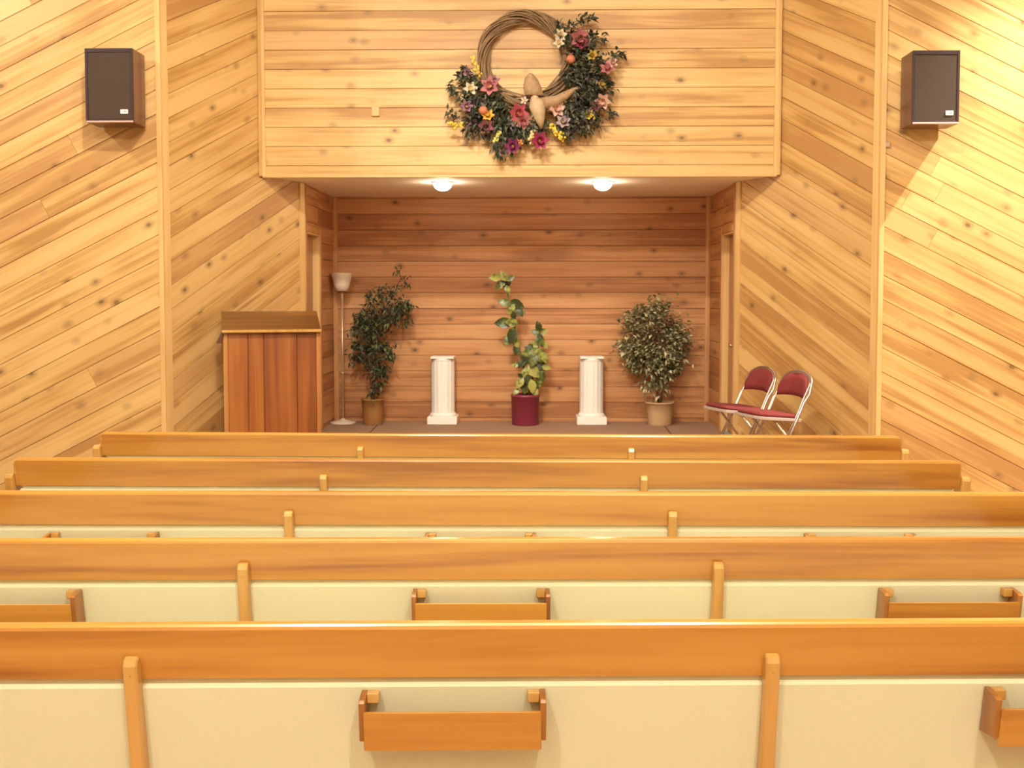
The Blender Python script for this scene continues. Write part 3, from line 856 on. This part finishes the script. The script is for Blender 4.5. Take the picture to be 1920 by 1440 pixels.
# ---------------------------------------------------------------- folding chairs
def chair():
    root = empty('folding_chair', (0, 0, 0))
    W = .225
    zt = .80; r = .0115
    # chair faces -y; seat front at y=0. long tubes: front foot -> past the seat -> round the backrest
    def side(s, dx=0): return [(s * (W - dx), .05, .012), (s * (W - dx), .27, .42), (s * (W - dx), .335, .56), (s * (W - dx) * 1.0, .385, .62)]
    top = []
    for k in range(13):
        a = PI * k / 12
        top.append((W * math.cos(a), .40 + .045 * math.sin(a), .69 + .11 * math.sin(a)))
    for dx, nm in ((0, 'back_frame'),):
        m = MB(); m.tube(side(1) + top + side(-1)[::-1], r, 8); m.build(nm, M_chrome, root)
    m = MB()
    top2 = [(x * .90, y - .004, .69 + (z - .69) * .88) for x, y, z in top]
    m.tube([(W * .90, .055, .03), (W * .90, .275, .44), (W * .90, .35, .60)] + top2 + [(-W * .90, .35, .60), (-W * .90, .275, .44), (-W * .90, .055, .03)], r * .7, 6)
    m.build('inner_frame', M_chrome, root)
    # rear legs
    for s in (-1, 1):
        m = MB(); m.tube([(s * W * .80, .40, .012), (s * W * .80, .30, .16), (s * W * .80, .10, .40)], r, 8); m.build('leg', M_steel, root)
        m = MB(); m.lathe([(.015, 0), (.015, .03), (.011, .034)], 10, s * W * .80, .40); m.lathe([(.015, 0), (.015, .03), (.011, .034)], 10, s * W, .05); m.build('rubber_foot', M_rubber, root)
    m = MB(); m.tube([(-W * .8, .345, .10), (W * .8, .345, .10)], r * .8, 6); m.tube([(-W, .10, .10), (W, .10, .10)], r * .8, 6); m.build('stretcher', M_steel, root)
    # seat: sloping slightly to the rear
    def ol(k, w_, y0, y1):
        y0 -= .075; y1 -= .06
        return [(-w_, y1 - .03), (-w_ * 1.0, y0 + .07), (-w_ * .88, y0 + .015), (-w_ * .6, y0), (w_ * .6, y0), (w_ * .88, y0 + .015), (w_ * 1.0, y0 + .07), (w_, y1 - .03), (w_ * .85, y1), (-w_ * .85, y1)]
    m = MB(); m.prism(ol(0, W * .97, -.004, .40), 2, .0, .024, .003); m.build('seat_pan', M_pan, root, loc=(0, 0, .425), rot=(-R(5), 0, 0))
    m = MB(); m.prism(ol(0, W * .89, .005, .395), 2, .022, .058, .014); m.build('seat', M_maroon, root, loc=(0, 0, .425), rot=(-R(5), 0, 0))
    # padded backrest: curved arch
    nx = 14; vs = []; fs = []
    for side_ in (0, 1):
        for i in range(nx + 1):
            u = -1 + 2 * i / nx
            x = u * W * .90
            h = math.sqrt(max(0, 1 - abs(u) ** 2.2))
            zb = .585 + .012 * (1 - u * u); ztp = .67 + .115 * h
            for j in range(5):
                z = zb + (ztp - zb) * j / 4
                y = .355 + (z - .585) * .27 + .03 * (1 - u * u)
                pad_ = (.024 if 0 < j < 4 and 0 < i < nx else .010)
                vs.append((x, y - pad_ if side_ == 0 else y + pad_ * .6, z))
    n5 = 5; off = (nx + 1) * 5
    for i in range(nx):
        for j in range(4):
            a = i * n5 + j
            fs.append((a, a + n5, a + n5 + 1, a + 1)); fs.append((off + a, off + a + 1, off + a + n5 + 1, off + a + n5))
    for i in range(nx):
        for j in (0, 4):
            a = i * n5 + j; q = (a, off + a, off + a + n5, a + n5); fs.append(q if j == 0 else q[::-1])
    for i in (0, nx):
        for j in range(4):
            a = i * n5 + j; q = (a, a + 1, off + a + 1, off + a); fs.append(q if i == 0 else q[::-1])
    m = MB(); m.add(vs, fs, True); m.build('backrest', M_maroon, root)
    return root
ch = chair()
th_ = R(-70)
for i, (x, y, lab) in enumerate(((1.785, 9.115, 'maroon padded folding chair nearer the alcove door, left of the pair'),
                                 (1.97, 8.64, 'maroon padded folding chair on the right of the pair, in front of the other'))):
    o = ch if i == 0 else copy_tree(ch)
    o.location = (x, y, ZP); o.rotation_euler = (0, 0, th_)
    tag(o, lab, 'chair', 'maroon folding chairs by the right wall')

# ---------------------------------------------------------------- outlet box on the fascia
p = at(704.5, 211, SY)
root = empty('wall_box', (p.x, SY, p.z)); tag(root, 'small wooden block fixed to the horizontal boards left of the wreath', 'wall box')
m = MB(); m.box(-.035, .035, -.022, .0, -.035, .05, .003); m.build('block', M_trimh, root)
p = at(1663, 272, AY)
m = MB(); m.box(-.018, .018, -.026, 0, -.02, .02, .003); o = m.build('wall_hook', M_steel, loc=(p.x, AY - .003, p.z)); tag(o, 'tiny pinkish hook on the right trim below the right speaker', 'hook')

# ---------------------------------------------------------------- wreath
YW = SY - .005
pc = at(985, 111, YW - .08)
root = empty('wreath', (pc.x, YW, pc.z)); tag(root, 'large grapevine wreath with silk flowers, greenery and a bird, hung over the alcove', 'wreath')
def wl(px, py, dy=-.12):
    q = at(px, py, YW + dy); return q - Vector((pc.x, YW, pc.z))
rnd = random.Random(5)
m = MB(); RM = .388
for k in range(30):
    ph = rnd.uniform(0, 2 * PI); tw = rnd.choice((1, 2, 2, 3)); rr = rnd.uniform(.2, 1) ** .5 * .052
    e = rnd.uniform(.97, 1.03); ph2 = rnd.uniform(0, 6.28)
    pts = []
    for i in range(56):
        a = 2 * PI * i / 56
        q = tw * a + ph
        R_ = RM * e + rr * math.cos(q) * 1.1 + .006 * math.sin(5 * a + ph2)
        pts.append((R_ * math.cos(a), -.07 + rr * math.sin(q) * .9, R_ * math.sin(a) * 1.0))
    m.tube(pts, rnd.uniform(.004, .008), 5, True)
m.build('grapevine_ring', M_vine, root)
# leaves
M_wgreen = leafmat('wreath_greenery', (.014, .020, .012), (.045, .055, .028), (.16, .14, .07))
M_wgrey = leafmat('wreath_dusty_leaf', (.05, .034, .036), (.13, .085, .08), (.27, .20, .17))
def cluster(m, px, py, r_, n_, ln=.062, wd=.027):
    n_ = int(n_ * (1.25 if ln > .055 else 2.2))
    for j in range(n_):
        q = wl(px, py, 0) + Vector((rnd.gauss(0, .45) * r_ / 200, 0, rnd.gauss(0, .45) * r_ / 200))
        q.y = -rnd.uniform(.03, .19)
        out = Vector((q.x, 0, q.z)).normalized()
        dd = out * .7 + Vector((rnd.uniform(-1, 1), rnd.uniform(-1, .1), rnd.uniform(-1, 1)))
        small_leaf(m, q, dd, rnd.uniform(.7, 1.4) * ln, rnd.uniform(.8, 1.3) * wd, rnd.uniform(-1, 1))
m = MB()
for c_ in [(880, 150, 14, 40), (895, 160, 18, 60), (885, 190, 20, 80), (900, 200, 24, 90), (925, 190, 22, 80), (940, 205, 20, 80), (890, 225, 22, 80), (915, 240, 24, 90), (940, 230, 24, 100), (960, 250, 26, 100), (945, 262, 20, 60), (985, 250, 22, 80), (935, 278, 16, 40), (1010, 235, 20, 60),
           (1055, 245, 20, 70), (1080, 225, 24, 120), (1070, 200, 22, 90), (1095, 205, 24, 110), (1075, 240, 20, 90), (1100, 180, 24, 110), (1085, 165, 22, 100), (1095, 140, 24, 120), (1075, 130, 22, 90), (1115, 150, 22, 90), (1120, 125, 20, 60), (1090, 105, 20, 80), (1060, 85, 18, 50), (1075, 95, 20, 60), (1100, 85, 18, 60), (1045, 62, 10, 30), (1120, 180, 18, 50), (1135, 165, 14, 30), (1110, 230, 16, 40), (1060, 150, 12, 40), (1070, 60, 12, 20),
           (1085, 45, 8, 14), (1100, 42, 8, 14), (1112, 75, 8, 14), (1128, 78, 8, 12), (1145, 110, 10, 20), (1160, 108, 8, 10), (1142, 215, 8, 16), (850, 165, 8, 12), (862, 150, 8, 14), (860, 175, 8, 12), (845, 215, 7, 10), (880, 252, 8, 14), (1100, 250, 7, 12), (875, 135, 8, 12)]:
    cluster(m, *c_)
o = m.build('greenery', M_wgreen, root); o['kind'] = 'stuff'
m = MB()
for c_ in [(1085, 225, 22, 60), (1068, 238, 18, 50), (1110, 210, 18, 40), (1095, 150, 22, 50), (1055, 222, 16, 30), (905, 195, 18, 30), (965, 235, 20, 40), (890, 240, 16, 30), (1120, 160, 18, 30), (1090, 95, 18, 30), (940, 285, 12, 16), (1080, 185, 20, 40), (855, 220, 12, 14)]:
    cluster(m, *c_, ln=.05, wd=.016)
o = m.build('dusty_filler', M_wgrey, root); o['kind'] = 'stuff'
# twigs sticking out
m = MB()
for a_, b_ in (((890, 220), (832, 222)), ((885, 165), (843, 165)), ((1095, 75), (1097, 36)), ((1110, 90), (1140, 62)), ((1120, 120), (1168, 102)), ((1120, 200), (1148, 215)), ((900, 240), (876, 258)), ((1080, 235), (1104, 252)), ((925, 260), (905, 285)), ((880, 150), (868, 128))):
    m.tube([wl(*a_, -.1), (wl(*a_, -.1) + wl(*b_, -.14)) / 2 + Vector((0, 0, .01)), wl(*b_, -.15)], [.004, .003, .0015], 5)
o = m.build('twigs', M_vine, root); o['kind'] = 'stuff'

def petal_flower(name, px, py, r_, col, n_=6, pointed=True, cc=(.5, .3, .05), lab=None):
    r_ *= 1.25
    m = MB(); tilt = Euler((rnd.uniform(-.5, .2), rnd.uniform(-.5, .5), rnd.uniform(0, 6))).to_matrix()
    base_ = Matrix.Rotation(R(90), 3, 'X')
    for layer in range(2):
        for k in range(n_):
            a = 2 * PI * (k + layer * .5) / n_
            v_, f_ = leaf_verts(r_ * (1 - .28 * layer), r_ * (.55 if pointed else .8), .35, -.25 - .35 * layer)
            rot = Matrix.Rotation(a, 3, 'Z') @ Matrix.Rotation(-R(14 + 22 * layer), 3, 'Y')
            m.add([base_ @ (tilt @ (rot @ Vector(v))) for v in v_], f_, True)
    m.ball((0, -r_ * .12, 0), r_ * .16, 8, 5, mi=1)
    o = m.build('flower', [fm(col), fm(cc)], root, loc=wl(px, py, -.17)); o['label'] = lab or name
    return o
FM = {}
def fm(c):
    if c not in FM: FM[c] = plain('petal_%d' % len(FM), c, .6, noise=.25, nscale=25)
    return FM[c]
PINK = (.50, .17, .17); MAG = (.33, .03, .08); PALE = (.68, .42, .32); DUSK = (.30, .09, .10); MAUVE = (.32, .15, .19); WHT = (.75, .62, .42); PUR = (.20, .02, .09); LAV = (.48, .36, .34)
for px, py, r_, col, nn, lab in [
    (1084, 70, .085, PINK, 6, 'pink flower at the upper right'), (1092, 84, .06, MAG, 6, 'magenta flower at the upper right'), (1140, 131, .07, PINK, 6, 'pink flower at the right edge'), (1147, 118, .05, PALE, 5, 'pale pink flower at the right edge'),
    (920, 163, .085, PINK, 6, 'large pink flower at the left'), (928, 153, .05, MAUVE, 5, 'mauve flower'), (971, 212, .085, (.45, .07, .09), 6, 'deep pink flower at the bottom'), (982, 226, .07, PINK, 6, 'pink flower at the bottom'),
    (1042, 204, .075, PALE, 6, 'pale pink flower beside the bird'), (1131, 189, .07, PALE, 6, 'pale pink flower at the right'), (1118, 198, .05, DUSK, 5, 'dusky flower'), (962, 274, .07, PUR, 6, 'purple flower at the lowest point'),
    (1011, 264, .08, MAG, 6, 'magenta flower at the bottom'), (911, 236, .07, DUSK, 6, 'dusky rose flower'), (875, 200, .055, MAUVE, 6, 'mauve flower at the left edge'), (877, 135, .04, MAUVE, 5, 'small mauve flower'),
    (882, 167, .06, WHT, 6, 'cream flower at the left'), (1050, 66, .055, WHT, 6, 'cream flower at the upper right'), (1048, 80, .05, WHT, 5, 'cream flower at the upper right'), (1055, 230, .065, LAV, 6, 'grey lavender flower'), (984, 189, .035, (.8, .6, .5), 5, 'small white flower'),
    (973, 268, .035, (.65, .25, .08), 5, 'small orange flower'), (1112, 105, .05, (.55, .36, .06), 6, 'gold flower'), (1127, 160, .045, (.5, .33, .06), 5, 'gold flower'), (915, 218, .06, (.65, .40, .05), 6, 'golden flower at lower left'), (1104, 218, .05, (.66, .50, .08), 6, 'yellow flower at lower right')]:
    petal_flower('flower', px, py, r_, col, nn, True, lab=lab)
for px, py in ((1070, 111), (906, 207)):
    m = MB(); m.ball((0, 0, 0), .042, 14, 9, sc=(1, 1, .95)); m.tube([(0, 0, .038), (0, -.005, .052)], [.006, .004], 6)
    o = m.build('fruit', fm((.55, .17, .08)), root, loc=wl(px, py, -.19)); o['label'] = 'round orange fruit'
for pts, col, lab in [([(887, 106), (888, 118), (893, 130), (901, 143)], (.78, .55, .10), 'yellow blossom spray at upper left'), ([(842, 230), (856, 233), (869, 231)], (.80, .55, .06), 'yellow blossom spray at far left'), ([(928, 266), (933, 256), (938, 248)], (.62, .55, .14), 'yellow green spray'),
                      ([(998, 245), (997, 258), (993, 273)], (.72, .52, .20), 'pale yellow spray'), ([(1033, 237), (1042, 247), (1050, 254), (1058, 263)], (.80, .54, .05), 'bright yellow spray at the bottom'), ([(1108, 215), (1116, 223)], (.62, .42, .08), 'small yellow spray')]:
    m = MB(); P_ = [wl(x, y, -.18) for x, y in pts]; o0 = P_[0].copy()
    m.tube([q - o0 for q in P_], .004, 5)
    for a_, b_ in zip(P_, P_[1:]):
        for k in range(9):
            q = a_.lerp(b_, k / 9) - o0 + Vector((rnd.gauss(0, .012), rnd.gauss(0, .012), rnd.gauss(0, .012)))
            m.ball(q, rnd.uniform(.010, .017), 6, 4)
    o = m.build('blossom_spray', fm(col), root, loc=o0); o['label'] = lab
# bird with raised wings
M_bird = plain('bird_cream', (.52, .37, .21), .8, noise=.3, nscale=30)
M_wing = plain('bird_wing_tan', (.40, .24, .12), .75, noise=.3, nscale=30)
bc = wl(1013, 200, -.20)
m = MB()
bp_ = [wl(1000, 186, -.22) - bc, wl(1006, 196, -.23) - bc, wl(1010, 210, -.23) - bc, wl(1013, 226, -.22) - bc, wl(1015, 241, -.20) - bc]
m.tube(bp_, [.035, .074, .066, .042, .012], 12)
m.ball(wl(1003, 186, -.235) - bc, .040, 12, 8, sc=(1, 1, .9)); m.ball(wl(985, 190, -.25) - bc, .010, 6, 4)
b = m.build('bird', M_bird, root, loc=bc); b['label'] = 'cream and tan bird figure'
def wing(pts_a, pts_b, name='wing'):
    """feathered blade between two edge polylines, with thickness"""
    vs = []; n = len(pts_a)
    for y in (-.012, .012):
        for a_, b_ in zip(pts_a, pts_b):
            vs += [Vector(a_) + Vector((0, y, 0)), (Vector(a_) + Vector(b_)) / 2 + Vector((0, y * 1.8 - .012, 0)), Vector(b_) + Vector((0, y, 0))]
    fs = []
    for k in range(n - 1):
        for j in (0, 1):
            a_ = k * 3 + j; fs.append((a_, a_ + 3, a_ + 4, a_ + 1)); c_ = 3 * n + a_; fs.append((c_, c_ + 1, c_ + 4, c_ + 3))
        for j in (0, 2):
            a_ = k * 3 + j; q = (a_, 3 * n + a_, 3 * n + a_ + 3, a_ + 3); fs.append(q if j == 0 else q[::-1])
    fs.append((0, 1, 2, 3 * n + 2, 3 * n + 1, 3 * n)); e = 3 * (n - 1); fs.append((e, 3 * n + e, 3 * n + e + 1, 3 * n + e + 2, e + 2, e + 1))
    m = MB(); m.add(vs, fs, True); return m.build(name, M_wing, b)
wing([wl(984, 178, -.17) - bc, wl(981, 160, -.16) - bc, wl(984, 146, -.15) - bc, wl(992, 138, -.14) - bc], [wl(1020, 180, -.17) - bc, wl(1015, 164, -.16) - bc, wl(1009, 150, -.15) - bc, wl(999, 139, -.14) - bc])
wing([wl(1010, 184, -.2) - bc, wl(1040, 180, -.19) - bc, wl(1062, 170, -.18) - bc, wl(1082, 162, -.17) - bc], [wl(1018, 206, -.2) - bc, wl(1046, 198, -.19) - bc, wl(1064, 186, -.18) - bc, wl(1084, 168, -.17) - bc])
